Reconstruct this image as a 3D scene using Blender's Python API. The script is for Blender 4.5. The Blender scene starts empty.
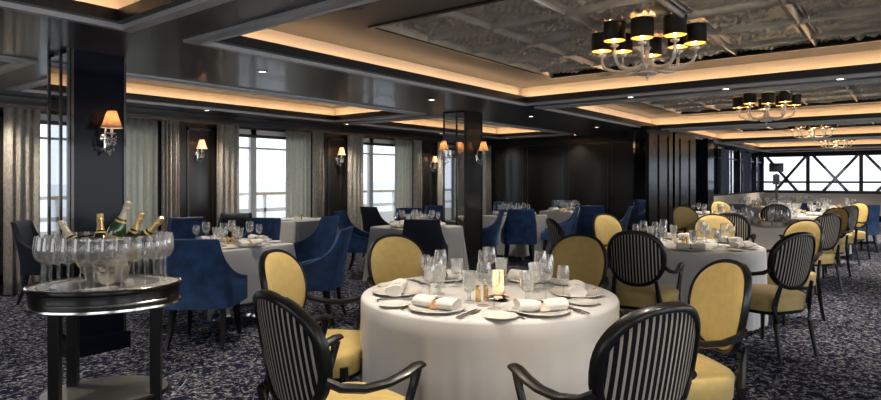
import bpy, math, random
from mathutils import Matrix, Vector
random.seed(7)
PI = math.pi
SC = bpy.context.scene
COL = SC.collection
TH = math.radians(38.1); CT, ST = math.cos(TH), math.sin(TH)
FPX = 605.0; CX = 440.5; HY = 180.0; EYE = 1.4

# ---------- picture reading helpers: a bearing and a distance give a place on the plan ----------
def W(px, f):
    lat = (px-CX)/FPX*f
    return (f*CT+lat*ST, f*ST-lat*CT)
def WZ(px, py, z):
    return W(px, (EYE-z)*FPX/(py-HY))
def ROT(phi):                     # phi: 0 = facing away from the viewer, + = clockwise
    return TH-math.radians(phi)

# ---------- materials ----------
MATS = {}
def mat(name, col, rough=0.5, metal=0.0, spec=0.5, bump=0.0, bscale=60, var=0.0, vscale=8, sheen=0.0, coat=0.0, emit=None, estr=0, trans=0.0):
    m = bpy.data.materials.new(name); m.use_nodes = True
    nt = m.node_tree; b = nt.nodes['Principled BSDF']
    b.inputs['Base Color'].default_value = (*col, 1); b.inputs['Roughness'].default_value = rough
    b.inputs['Metallic'].default_value = metal
    b.inputs['Specular IOR Level'].default_value = spec
    if coat: b.inputs['Coat Weight'].default_value = coat; b.inputs['Coat Roughness'].default_value = 0.05
    if sheen:
        b.inputs['Sheen Weight'].default_value = sheen; b.inputs['Sheen Roughness'].default_value = 0.4
        b.inputs['Sheen Tint'].default_value = (min(1,col[0]*6+.1), min(1,col[1]*6+.1), min(1,col[2]*6+.1), 1)
    if emit: b.inputs['Emission Color'].default_value = (*emit, 1); b.inputs['Emission Strength'].default_value = estr
    if trans: b.inputs['Transmission Weight'].default_value = trans
    tc = nt.nodes.new('ShaderNodeTexCoord')
    if bump:
        n = nt.nodes.new('ShaderNodeTexNoise'); n.inputs['Scale'].default_value = bscale; n.inputs['Detail'].default_value = 3
        nt.links.new(tc.outputs['Object'], n.inputs['Vector'])
        bp = nt.nodes.new('ShaderNodeBump'); bp.inputs['Strength'].default_value = bump; bp.inputs['Distance'].default_value = 0.01
        nt.links.new(n.outputs['Fac'], bp.inputs['Height']); nt.links.new(bp.outputs['Normal'], b.inputs['Normal'])
    if var:
        n = nt.nodes.new('ShaderNodeTexNoise'); n.inputs['Scale'].default_value = vscale; n.inputs['Detail'].default_value = 4
        nt.links.new(tc.outputs['Object'], n.inputs['Vector'])
        r = nt.nodes.new('ShaderNodeValToRGB')
        r.color_ramp.elements[0].position = .3; r.color_ramp.elements[1].position = .7
        r.color_ramp.elements[0].color = (*[c*(1-var) for c in col], 1)
        r.color_ramp.elements[1].color = (*[min(1, c*(1+var)) for c in col], 1)
        nt.links.new(n.outputs['Fac'], r.inputs['Fac']); nt.links.new(r.outputs['Color'], b.inputs['Base Color'])
    MATS[name] = m
    return m

def glassmat(name, tint=(1, 1, 1), lo=0.06, hi=0.75, rough=0.02, ior=1.45, facing=0.35, diff=0.0, edge=0.0):
    m = bpy.data.materials.new(name); m.use_nodes = True; nt = m.node_tree; nt.nodes.clear()
    o = nt.nodes.new('ShaderNodeOutputMaterial'); mx = nt.nodes.new('ShaderNodeMixShader')
    t = nt.nodes.new('ShaderNodeBsdfTransparent'); t.inputs['Color'].default_value = (*tint, 1)
    g = nt.nodes.new('ShaderNodeBsdfGlossy'); g.inputs['Roughness'].default_value = rough
    lw = nt.nodes.new('ShaderNodeLayerWeight'); lw.inputs['Blend'].default_value = facing
    mr = nt.nodes.new('ShaderNodeMapRange'); mr.inputs['To Min'].default_value = lo; mr.inputs['To Max'].default_value = hi
    nt.links.new(lw.outputs['Facing'], mr.inputs['Value']); nt.links.new(mr.outputs['Result'], mx.inputs['Fac'])
    nt.links.new(t.outputs[0], mx.inputs[1]); nt.links.new(g.outputs[0], mx.inputs[2]); nt.links.new(mx.outputs[0], o.inputs[0])
    if diff:
        d = nt.nodes.new('ShaderNodeBsdfDiffuse'); d.inputs['Color'].default_value = (.92, .90, .86, 1)  # white haze painted into clear glass, imitating its bright sparkle
        if edge:
            m3 = nt.nodes.new('ShaderNodeMixShader'); m3.inputs[0].default_value = edge
            nt.links.new(g.outputs[0], m3.inputs[1]); nt.links.new(d.outputs[0], m3.inputs[2]); nt.links.new(m3.outputs[0], mx.inputs[2])  # painted white outline where the glass turns away, in place of glints
        m2 = nt.nodes.new('ShaderNodeMixShader'); m2.inputs[0].default_value = diff
        nt.links.new(mx.outputs[0], m2.inputs[1]); nt.links.new(d.outputs[0], m2.inputs[2]); nt.links.new(m2.outputs[0], o.inputs[0])
    MATS[name] = m
    return m

def emitmat(name, col, s):
    m = bpy.data.materials.new(name); m.use_nodes = True; nt = m.node_tree; nt.nodes.clear()
    o = nt.nodes.new('ShaderNodeOutputMaterial'); e = nt.nodes.new('ShaderNodeEmission')
    e.inputs['Color'].default_value = (*col, 1); e.inputs['Strength'].default_value = s
    nt.links.new(e.outputs[0], o.inputs[0]); MATS[name] = m
    return m

M_SOFFIT = mat('soffit_paint', (.034, .035, .040), .38, coat=.15)
M_TRIM = mat('silver_trim', (.48, .48, .49), .45, .4, bump=.15, bscale=120)
M_LIP = mat('black_lip', (.008, .008, .009), .35)
M_RISER = mat('cove_riser', (.70, .62, .50), .7)
M_TRAY = mat('tray_ceiling', (.125, .12, .112), .6)
M_RELIEF = mat('pressed_tin', (.62, .60, .55), .32, .7, bump=.05, bscale=60, var=.2, vscale=5)
M_WALL = mat('lacquer_wall', (.016, .0145, .0135), .16, spec=.35, coat=.1)
M_WALLN = mat('lacquer_navy', (.006, .008, .015), .12, spec=.12)
M_MOULD = mat('lacquer_moulding', (.022, .02, .019), .25, coat=.5)
M_MIRROR = mat('smoked_mirror', (.50, .50, .50), .03, 1.0)
M_CHROME = mat('chrome', (.75, .75, .76), .12, 1.0)
M_SILVER = mat('silver_cutlery', (.72, .71, .68), .2, 1.0)
M_BLACKW = mat('black_wood', (.008, .007, .007), .34, spec=.3, coat=.12)
M_GOLDF = mat('gold_fabric', (.52, .385, .135), .7, bump=.25, bscale=180, var=.08, vscale=20, sheen=.15)
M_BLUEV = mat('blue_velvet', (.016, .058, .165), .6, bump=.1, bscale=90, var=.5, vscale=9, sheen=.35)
M_NAVYSHADE = mat('navy_velvet', (.006, .010, .024), .65, bump=.1, bscale=90, var=.3, vscale=7, sheen=.12)  # darker copy of the blue velvet, shade of unlit chairs put into its colour
M_CLOTH = mat('white_linen', (.61, .61, .605), .85, bump=.08, bscale=220, spec=.2)
M_NAPKIN = mat('napkin_linen', (.70, .68, .65), .8, bump=.1, bscale=200, spec=.2)
M_PORC = mat('porcelain', (.80, .78, .74), .12, coat=.3)
M_RIBBON = mat('black_ribbon', (.012, .012, .012), .5)
M_CARD = mat('cream_card', (.72, .62, .48), .6)
M_TAN = mat('tan_card', (.50, .24, .08), .6)
M_GOLD = mat('brass', (.75, .50, .20), .22, 1.0)
M_FOIL = mat('gold_foil', (.80, .58, .26), .35, .8, bump=.4, bscale=80)
M_FOILP = mat('pale_foil', (.72, .62, .48), .4, .3, bump=.4, bscale=80)
M_BOTTLE = mat('green_bottle', (.02, .07, .02), .06, coat=1)
M_BOTTLED = mat('dark_bottle', (.012, .018, .010), .06, coat=1)
M_LABEL = mat('bottle_label', (.70, .48, .16), .5)
M_BULB = emitmat('lamp_bulb', (1, .68, .34), 6)
M_CANDLE = emitmat('candle_flame', (1, .66, .30), 14)
M_SHADEIN = mat('shade_gold_lining', (.85, .55, .18), .4, .3)
M_SHADEOUT = mat('shade_black', (.008, .007, .006), .3, coat=.3)
M_LED = emitmat('cove_strip', (1, .62, .34), 9)
M_DOWN = emitmat('downlight_lamp', (1, .86, .68), 4)
M_WFRAME = mat('window_frame_paint', (.80, .80, .79), .4)
M_DARKM = mat('dark_metal', (.03, .03, .035), .35, .3)
M_CREAM = mat('cream_leather', (.62, .56, .48), .5, bump=.1, bscale=40)
M_DECK = mat('teak_deck', (.45, .36, .26), .6, var=.15, vscale=3)
M_HULL = mat('white_hull', (.75, .76, .77), .4)
M_TRAYTOP = mat('silver_tray', (.88, .87, .85), .25, .3)
M_GLASS = glassmat('drinking_glass', (.97, .975, .975), .05, .85, .03, facing=.30, diff=.02, edge=.3)
M_CUT = glassmat('cut_glass', (.95, .96, .96), .14, .9, .08, facing=.4, diff=.06, edge=.45)
M_PANE = glassmat('window_pane', (.97, .985, 1), .03, .5, .0, facing=.2)
M_ARMG = glassmat('chandelier_glass', (.97, .93, .86), .30, .95, .10, facing=.45, diff=.45)
M_CRYST = glassmat('sconce_crystal', (.97, .95, .9), .35, .95, .1, facing=.5, diff=.35)

def build_specials():
    # striped back of the oval chairs
    m = bpy.data.materials.new('striped_fabric'); m.use_nodes = True; nt = m.node_tree; b = nt.nodes['Principled BSDF']
    tc = nt.nodes.new('ShaderNodeTexCoord'); sp = nt.nodes.new('ShaderNodeSeparateXYZ')
    mu = nt.nodes.new('ShaderNodeMath'); mu.operation = 'MULTIPLY'; mu.inputs[1].default_value = 1/0.0255
    fr = nt.nodes.new('ShaderNodeMath'); fr.operation = 'FRACT'
    ad = nt.nodes.new('ShaderNodeMath'); ad.operation = 'ADD'; ad.inputs[1].default_value = 40.3
    gt = nt.nodes.new('ShaderNodeMath'); gt.operation = 'GREATER_THAN'; gt.inputs[1].default_value = .64
    mx = nt.nodes.new('ShaderNodeMix'); mx.data_type = 'RGBA'
    mx.inputs['A'].default_value = (.008, .008, .010, 1); mx.inputs['B'].default_value = (.40, .36, .30, 1)
    L = nt.links.new
    L(tc.outputs['Object'], sp.inputs[0]); L(sp.outputs['Y'], mu.inputs[0]); L(mu.outputs[0], ad.inputs[0]); L(ad.outputs[0], fr.inputs[0])
    L(fr.outputs[0], gt.inputs[0]); L(gt.outputs[0], mx.inputs['Factor']); L(mx.outputs['Result'], b.inputs['Base Color'])
    b.inputs['Roughness'].default_value = .6; b.inputs['Specular IOR Level'].default_value = .12; MATS['stripe'] = m
    # carpet
    m = bpy.data.materials.new('carpet'); m.use_nodes = True; nt = m.node_tree; b = nt.nodes['Principled BSDF']; L = nt.links.new
    tc = nt.nodes.new('ShaderNodeTexCoord')
    wn = nt.nodes.new('ShaderNodeTexNoise'); wn.inputs['Scale'].default_value = 9; wn.inputs['Detail'].default_value = 2
    vm = nt.nodes.new('ShaderNodeVectorMath'); vm.operation = 'SCALE'; vm.inputs['Scale'].default_value = .10
    va = nt.nodes.new('ShaderNodeVectorMath'); va.operation = 'ADD'
    L(tc.outputs['Object'], wn.inputs['Vector']); L(wn.outputs['Color'], vm.inputs[0]); L(vm.outputs[0], va.inputs[0]); L(tc.outputs['Object'], va.inputs[1])
    n1 = nt.nodes.new('ShaderNodeTexNoise'); n1.inputs['Scale'].default_value = 12; n1.inputs['Detail'].default_value = 2.5; n1.inputs['Distortion'].default_value = 1.2
    L(va.outputs[0], n1.inputs['Vector'])
    r1 = nt.nodes.new('ShaderNodeValToRGB'); e = r1.color_ramp.elements
    e[0].position = 0.455; e[0].color = (0, 0, 0, 1); e[1].position = .485; e[1].color = (1, 1, 1, 1)
    x = e.new(.525); x.color = (1, 1, 1, 1); x = e.new(.555); x.color = (0, 0, 0, 1)
    x = e.new(.62); x.color = (0, 0, 0, 1); x = e.new(.65); x.color = (.8, .8, .8, 1)
    L(n1.outputs['Fac'], r1.inputs['Fac'])
    n2 = nt.nodes.new('ShaderNodeTexNoise'); n2.inputs['Scale'].default_value = 26; n2.inputs['Detail'].default_value = 2
    L(tc.outputs['Object'], n2.inputs['Vector'])
    r2 = nt.nodes.new('ShaderNodeValToRGB'); r2.color_ramp.elements[0].position = .40; r2.color_ramp.elements[1].position = .60
    L(n2.outputs['Fac'], r2.inputs['Fac'])
    mm = nt.nodes.new('ShaderNodeMath'); mm.operation = 'MULTIPLY'
    L(r1.outputs['Color'], mm.inputs[0]); L(r2.outputs['Color'], mm.inputs[1])
    mx = nt.nodes.new('ShaderNodeMix'); mx.data_type = 'RGBA'
    mx.inputs['A'].default_value = (.010, .014, .040, 1); mx.inputs['B'].default_value = (.46, .46, .48, 1)
    L(mm.outputs[0], mx.inputs['Factor']); L(mx.outputs['Result'], b.inputs['Base Color'])
    b.inputs['Roughness'].default_value = .95; b.inputs['Specular IOR Level'].default_value = .1
    bp = nt.nodes.new('ShaderNodeBump'); bp.inputs['Strength'].default_value = .5; bp.inputs['Distance'].default_value = .01
    L(mm.outputs[0], bp.inputs['Height']); L(bp.outputs['Normal'], b.inputs['Normal']); MATS['carpet'] = m
    # curtains
    for nm, c1, c2, tr in (('curtain_grey', (.52, .49, .44), (.66, .63, .57), .4), ('curtain_sheer', (.62, .62, .56), (.68, .68, .62), .7), ('curtain_blue', (.16, .19, .26), (.22, .26, .34), .4)):
        m = bpy.data.materials.new(nm); m.use_nodes = True; nt = m.node_tree; b = nt.nodes['Principled BSDF']; L = nt.links.new
        tc = nt.nodes.new('ShaderNodeTexCoord'); mp = nt.nodes.new('ShaderNodeMapping'); mp.inputs['Scale'].default_value = (18, 18, 9)
        n = nt.nodes.new('ShaderNodeTexNoise'); n.inputs['Scale'].default_value = 1; n.inputs['Detail'].default_value = 3; n.inputs['Distortion'].default_value = 2
        L(tc.outputs['Object'], mp.inputs[0]); L(mp.outputs[0], n.inputs['Vector'])
        r = nt.nodes.new('ShaderNodeValToRGB'); r.color_ramp.elements[0].position = .45; r.color_ramp.elements[1].position = .55
        r.color_ramp.elements[0].color = (*c1, 1); r.color_ramp.elements[1].color = (*c2, 1)
        L(n.outputs['Fac'], r.inputs['Fac']); L(r.outputs['Color'], b.inputs['Base Color']); b.inputs['Roughness'].default_value = .9
        t = nt.nodes.new('ShaderNodeBsdfTranslucent'); L(r.outputs['Color'], t.inputs['Color'])
        mx = nt.nodes.new('ShaderNodeMixShader'); mx.inputs[0].default_value = tr
        o = nt.nodes['Material Output']; L(b.outputs[0], mx.inputs[1]); L(t.outputs[0], mx.inputs[2]); L(mx.outputs[0], o.inputs[0])
        MATS[nm] = m
    # pleated amber lampshade: translucent
    m = bpy.data.materials.new('amber_shade'); m.use_nodes = True; nt = m.node_tree; b = nt.nodes['Principled BSDF']; L = nt.links.new
    b.inputs['Base Color'].default_value = (.62, .45, .32, 1); b.inputs['Roughness'].default_value = .7
    t = nt.nodes.new('ShaderNodeBsdfTranslucent'); t.inputs['Color'].default_value = (.85, .62, .42, 1)
    mx = nt.nodes.new('ShaderNodeMixShader'); mx.inputs[0].default_value = .6; o = nt.nodes['Material Output']
    L(b.outputs[0], mx.inputs[1]); L(t.outputs[0], mx.inputs[2]); L(mx.outputs[0], o.inputs[0]); MATS['amber'] = m
    # frosted candle glass
    m = bpy.data.materials.new('frosted_glass'); m.use_nodes = True; nt = m.node_tree; b = nt.nodes['Principled BSDF']; L = nt.links.new
    b.inputs['Base Color'].default_value = (.9, .86, .78, 1); b.inputs['Roughness'].default_value = .4
    t = nt.nodes.new('ShaderNodeBsdfTranslucent'); t.inputs['Color'].default_value = (1, .93, .8, 1)
    mx = nt.nodes.new('ShaderNodeMixShader'); mx.inputs[0].default_value = .6; o = nt.nodes['Material Output']
    L(b.outputs[0], mx.inputs[1]); L(t.outputs[0], mx.inputs[2]); L(mx.outputs[0], o.inputs[0]); MATS['frost'] = m
    # sea
    m = mat('sea_water', (.56, .61, .66), .6, bump=.3, bscale=.6)
build_specials()

# ---------- mesh builder ----------
class MB:
    def __init__(s): s.v = []; s.f = []; s.m = []; s.cur = 0
    def add(s, vs, fs):
        o = len(s.v); s.v += [tuple(v) for v in vs]
        for f in fs: s.f.append([i+o for i in f]); s.m.append(s.cur)
        return s
    def box(s, x0, x1, y0, y1, z0, z1):
        vs = [(x, y, z) for x in (x0, x1) for y in (y0, y1) for z in (z0, z1)]
        return s.add(vs, [(0, 1, 3, 2), (4, 6, 7, 5), (0, 4, 5, 1), (2, 3, 7, 6), (0, 2, 6, 4), (1, 5, 7, 3)])
    def rbox(s, c, d, rz=0, rx=0, ry=0):
        M = Matrix.Translation(c) @ Matrix.Rotation(rz, 4, 'Z') @ Matrix.Rotation(ry, 4, 'Y') @ Matrix.Rotation(rx, 4, 'X')
        vs = [M @ Vector((x*d[0]/2, y*d[1]/2, z*d[2]/2)) for x in (-1, 1) for y in (-1, 1) for z in (-1, 1)]
        return s.add(vs, [(0, 1, 3, 2), (4, 6, 7, 5), (0, 4, 5, 1), (2, 3, 7, 6), (0, 2, 6, 4), (1, 5, 7, 3)])
    def lathe(s, prof, n=24, c=(0, 0, 0), sx=1, sy=1, M=None, a0=0):
        vs = []; fs = []
        for r, z in prof:
            for k in range(n):
                a = a0+2*PI*k/n; vs.append(Vector((c[0]+r*math.cos(a)*sx, c[1]+r*math.sin(a)*sy, c[2]+z)))
        for i in range(len(prof)-1):
            for k in range(n):
                k2 = (k+1) % n; fs.append((i*n+k, i*n+k2, (i+1)*n+k2, (i+1)*n+k))
        if prof[0][0] > 1e-5 and s.__dict__.get('capb', False): fs.append(tuple(range(n-1, -1, -1)))
        if M: vs = [M @ v for v in vs]
        return s.add(vs, fs)
    def solid(s, prof, n=24, **k):       # lathe closed by a tiny pole at both ends
        return s.lathe([(1e-4, prof[0][1])]+list(prof)+[(1e-4, prof[-1][1])], n, **k)
    def tube(s, pts, rad, n=8, sq=1.0, up=(0, 0, 1), cap=True):
        pts = [Vector(p) for p in pts]
        if not hasattr(rad, '__len__'): rad = [rad]*len(pts)
        vs = []; fs = []; upv = Vector(up)
        for i, p in enumerate(pts):
            d = (pts[min(i+1, len(pts)-1)]-pts[max(i-1, 0)]).normalized()
            a = d.cross(upv)
            if a.length < 1e-3: a = d.cross(Vector((1, 0, 0)))
            a.normalize(); b = a.cross(d).normalized()
            r = rad[i]; ra, rb = (r if hasattr(r, '__len__') else (r, r*sq))
            for k in range(n):
                t = 2*PI*(k+.5)/n
                if n == 4: ca, cb = math.copysign(1, math.cos(t)), math.copysign(1, math.sin(t))
                else: ca, cb = math.cos(t), math.sin(t)
                vs.append(p+a*ca*ra+b*cb*rb)
        m = len(pts)
        for i in range(m-1):
            for k in range(n):
                k2 = (k+1) % n; fs.append((i*n+k, i*n+k2, (i+1)*n+k2, (i+1)*n+k))
        if cap: fs.append(tuple(range(n-1, -1, -1))); fs.append(tuple((m-1)*n+k for k in range(n)))
        return s.add(vs, fs)
    def grid(s, fn, nu, nv, closeu=False):
        vs = [fn(i/(nu if closeu else nu-1), j/(nv-1)) for j in range(nv) for i in range(nu)]; fs = []
        for j in range(nv-1):
            for i in range(nu if closeu else nu-1):
                i2 = (i+1) % nu; fs.append((j*nu+i, j*nu+i2, (j+1)*nu+i2, (j+1)*nu+i))
        return s.add(vs, fs)
    def build(s, name, mats, parent=None, smooth=True, ang=38, bevel=0, solid=0, subd=0, loc=None, rz=None):
        me = bpy.data.meshes.new(name); me.from_pydata(s.v, [], s.f); me.validate()
        for m in (mats if isinstance(mats, (list, tuple)) else [mats]): me.materials.append(m)
        for p, mi in zip(me.polygons, s.m): p.material_index = mi
        if smooth:
            me.shade_smooth()
            try: me.set_sharp_from_angle(angle=math.radians(ang))
            except Exception: pass
        o = bpy.data.objects.new(name, me); COL.objects.link(o)
        if parent: o.parent = parent
        if loc: o.location = loc
        if rz is not None: o.rotation_euler.z = rz
        if bevel:
            b = o.modifiers.new('b', 'BEVEL'); b.width = bevel; b.segments = 2; b.limit_method = 'ANGLE'; b.angle_limit = math.radians(50)
        if solid:
            b = o.modifiers.new('s', 'SOLIDIFY'); b.thickness = solid; b.offset = 0
        if subd:
            b = o.modifiers.new('d', 'SUBSURF'); b.levels = subd; b.render_levels = subd
        return o
def empty(name, loc=(0, 0, 0), rz=0):
    o = bpy.data.objects.new(name, None); COL.objects.link(o); o.location = loc; o.rotation_euler.z = rz; o.empty_display_size = .1
    return o
def tag(o, label, cat, group=None):
    o['label'] = label; o['category'] = cat
    if group: o['group'] = group
    elif 'group' in o: del o['group']
    return o
def struct(o, kind='structure'):
    o['kind'] = kind; return o
def dup(root):
    r = root.copy(); COL.objects.link(r)
    for ch in list(root.children):
        c = ch.copy(); COL.objects.link(c); c.parent = r
        for g in list(ch.children):
            d = g.copy(); COL.objects.link(d); d.parent = c
    return r
def recurse_del(root):
    for ch in list(root.children): recurse_del(ch)
    bpy.data.objects.remove(root)
class Proto:
    """first use moves the original, later uses copy it"""
    def __init__(s, root): s.root = root; s.used = False
    def put(s, loc, rz, label, cat, group=None):
        o = dup(s.root) if s.used else s.root; s.used = True
        o.location = loc; o.rotation_euler = (0, 0, rz)
        return tag(o, label, cat, group)

# ================= ROOM =================
CE = 2.43; YW = 8.7; XD = 13.0; YS = 4.4; XF = 25.0
X0, Y0 = -4.0, -6.0
b = MB(); b.box(X0, XF, Y0, YW, -.1, 0); struct(b.build('floor', MATS['carpet'], smooth=False))
PITCH = 5.2
KX = [(-2.77, 1.85)]+[(2.43+PITCH*i, 7.1+PITCH*i) for i in range(4)]+[(23.23, 24.7)]
AY = (-.55, 4.12); BY = (6.03, 7.9)
b = MB()
b.box(X0, XF, Y0, AY[0], CE, CE+.06)
b.box(X0, XF, AY[1], BY[0], CE, CE+.06)
b.box(X0, XD, BY[1], YW, CE, CE+.06)
px = X0
for x0, x1 in KX:
    b.box(px, x0, AY[0], AY[1], CE, CE+.06)
    if px < XD: b.box(px, x0 if x0 < 12.5 else XD, BY[0], BY[1], CE, CE+.06)
    px = x1
b.box(px, XF, AY[0], AY[1], CE, CE+.06)
struct(b.build('ceiling', M_SOFFIT, smooth=False))
# second coffer row stops at the dark wall
RB = [(-2.77, 1.85), (2.43, 7.1), (7.63, 12.3)]
trimn = [0]
def ring(b, x0, x1, y0, y1, w, z0, z1):
    b.box(x0-w, x1+w, y0-w, y0, z0, z1); b.box(x0-w, x1+w, y1, y1+w, z0, z1)
    b.box(x0-w, x0, y0, y1, z0, z1); b.box(x1, x1+w, y0, y1, z0, z1)
def coffer(x0, x1, y0, y1, relief):
    trimn[0] += 1; n = trimn[0]
    b = MB(); ring(b, x0-.0, x1+.0, y0, y1, .105, CE-.022, CE-.001); ring(b, x0-.0, x1+.0, y0, y1, .012, CE-.034, CE-.022)
    struct(b.build('trim_%d' % n, M_TRIM, smooth=False))
    b = MB(); ring(b, x0+.06, x1-.06, y0+.06, y1-.06, .06, CE-.002, CE+.075)
    struct(b.build('trim_%d' % (n+20), M_LIP, smooth=False))
    e = .14; zt = 2.665
    b = MB(); b.box(x0-e, x1+e, y0-e, y1+e, zt, zt+.02) if not relief else None
    if relief:
        rx0, rx1, ry0, ry1 = relief
        for bx in ((x0-e, x1+e, y0-e, ry0), (x0-e, x1+e, ry1, y1+e), (x0-e, rx0, ry0, ry1), (rx1, x1+e, ry0, ry1)): b.box(*bx, zt, zt+.02)
        b.cur = 2; ring(b, rx0, rx1, ry0, ry1, .035, zt-.018, zt+.11); b.cur = 0
        b.box(rx0-.03, rx1+.03, ry0-.03, ry1+.03, zt+.10, zt+.11)
    b.cur = 1; ring(b, x0-e, x1+e, y0-e, y1+e, .02, CE+.058, zt); b.cur = 0
    struct(b.build('ceiling', [M_TRAY, M_RISER, M_LIP], smooth=False))
    # light strip lying on the hidden ledge
    b = MB(); ring(b, x0-.04, x1+.04, y0-.04, y1+.04, .018, CE+.062, CE+.075)
    o = b.build('cove_light', M_LED, smooth=False)
    return o
ROW_A = ['the coffer at the upper left', 'the nearest tin-panelled coffer', 'the second tin-panelled coffer', 'the third tin-panelled coffer', 'the fourth tin-panelled coffer', 'the last coffer before the far windows']
def rel(x0, full=True):
    return (x0+1.15, x0+4.25, .05, 3.5)
RELPOS = []
for i, (x0, x1) in enumerate(KX):
    rr = rel(x0) if 0 < i < 5 else None
    if rr: RELPOS.append(rr)
    o = coffer(x0, x1, AY[0], AY[1], rr)
    tag(o, 'warm light strip running round the ledge of '+ROW_A[i], 'cove light', 'cove light strips')
for i, (x0, x1) in enumerate(RB):
    o = coffer(x0, x1, BY[0], BY[1], None)
    tag(o, 'warm light strip round the window-side coffer '+['at the far left', 'over the table by the trolley', 'over the square tables near the mirrored pillar'][i], 'cove light', 'cove light strips')

# pressed tin panel with real relief
def sm(x): return max(0.0, min(1.0, x))
def hfun(x, y):
    T = .69
    u = (x/T) % 1.0; v = (y/T) % 1.0; ix = int(x//T); iy = int(y//T)
    e = min(u, 1-u, v, 1-v); h = 0
    bead = lambda d, w: max(0.0, 1-(d/w)**2)
    h += .020*bead(e-.0, .035)+.010*bead(e-.075, .02)+.007*bead(e-.115, .012)
    if e > .12:
        cx, cy = u-.5, v-.5; r = math.hypot(cx, cy); a = math.atan2(cy, cx)
        if (ix+2*iy) % 3 == 0:          # sunburst of flutes in diagonal bands
            h += .007*abs(math.sin((u-v)*PI*9))+.010*bead(abs(cx+cy), .05)
        else:
            h += .018*bead(r, .07)+.012*bead(r-.15, .07)*(.5+.5*math.cos(8*a))+.010*bead(r-.235, .02)
            d = math.hypot(abs(cx)-.30, abs(cy)-.30); aa = math.atan2(abs(cy)-.30, abs(cx)-.30)
            h += .012*bead(d, .045)+.008*bead(d-.08, .025)*(.5+.5*math.cos(5*aa))
            if r > .26: h += .006*abs(math.sin(a*10+r*30))
    return h
b = MB(); NX, NY = 216, 240
WX, WY = 3.1, 3.45
vs = [(i*WX/(NX-1), j*WY/(NY-1), -2.7*hfun(i*WX/(NX-1), j*WY/(NY-1))) for j in range(NY) for i in range(NX)]
fs = [(j*NX+i, (j+1)*NX+i, (j+1)*NX+i+1, j*NX+i+1) for j in range(NY-1) for i in range(NX-1)]
b.add(vs, fs); tin = b.build('ceiling_panel', M_RELIEF, smooth=True, ang=50)
for i, rr in enumerate(RELPOS):
    o = tin if i == 0 else tin.copy()
    if i: COL.objects.link(o)
    o.location = (rr[0], rr[2], 2.715); o['kind'] = 'structure'; o.name = 'ceiling_panel'

# --- window wall (left) ---
OPEN = [(-.18, 1.62), (2.62, 4.42), (5.42, 7.22), (8.22, 10.02), (11.02, 12.8)]
ZB, ZT = .32, 2.24
b = MB(); px = X0
for x0, x1 in OPEN:
    b.box(px, x0, YW, YW+.15, 0, CE); b.box(x0, x1, YW, YW+.15, 0, ZB); b.box(x0, x1, YW, YW+.15, ZT, CE); px = x1
b.box(px, XD+.2, YW, YW+.15, 0, CE)
struct(b.build('wall_left', M_WALL, smooth=False))
b = MB()
b.box(X0, XD, YW-.05, YW, CE-.11, CE-.005); b.box(X0, XD, YW-.03, YW, CE-.15, CE-.11)
for (a0, a1) in ((1.95, 2.5), (4.85, 5.3), (7.65, 8.1), (10.42, 10.95)):
    for z0, z1 in ((.22, 2.2),):
        ring(b, a0+.06, a1-.06, z0, z1, .0, 0, 0) if False else None
        for bx in ((a0, a0+.035, z0, z1), (a1-.035, a1, z0, z1), (a0, a1, z0, z0+.035), (a0, a1, z1-.035, z1)):
            b.box(bx[0], bx[1], YW-.018, YW, bx[2], bx[3])
b.box(X0, XD, YW-.02, YW, .0, .12)
struct(b.build('trim_50', M_MOULD, smooth=False))
for i, (x0, x1) in enumerate(OPEN):
    t = struct(empty('window_%d' % (i+1), ((x0+x1)/2, YW+.05, ZB)))
    w = x1-x0; h = ZT-ZB; xm = -w/2+w*.36
    b = MB()
    b.box(-w/2, w/2, 0, .07, h-.09, h); b.box(-w/2, w/2, 0, .07, 0, .07); b.box(-w/2, -w/2+.07, 0, .07, 0, h); b.box(w/2-.07, w/2, 0, .07, 0, h)
    b.box(xm-.055, xm+.055, 0, .07, 0, h)
    b.box(-w/2, w/2, .01, .05, h-.32, h-.29)
    b.build('window_frame', M_WFRAME, t, smooth=False)
    b = MB(); b.box(-w/2+.02, w/2-.02, -.03, .0, h-.13, h-.08); b.box(-w/2+.02, -w/2+.1, .075, .12, 0, h); b.build('blind_cassette', M_DARKM, t, smooth=False)
    b = MB(); b.box(-w/2+.07, xm-.055, .03, .036, .07, h-.09); b.build('pane', M_PANE, t, smooth=False)
    b = MB(); b.box(xm+.055, w/2-.07, .03, .036, .07, h-.09); b.build('pane', M_PANE, t, smooth=False)
    b = MB(); b.box(-w/2-.02, w/2+.02, -.10, 0, -.04, 0); b.build('window_sill', M_MOULD, t, smooth=False)

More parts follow.
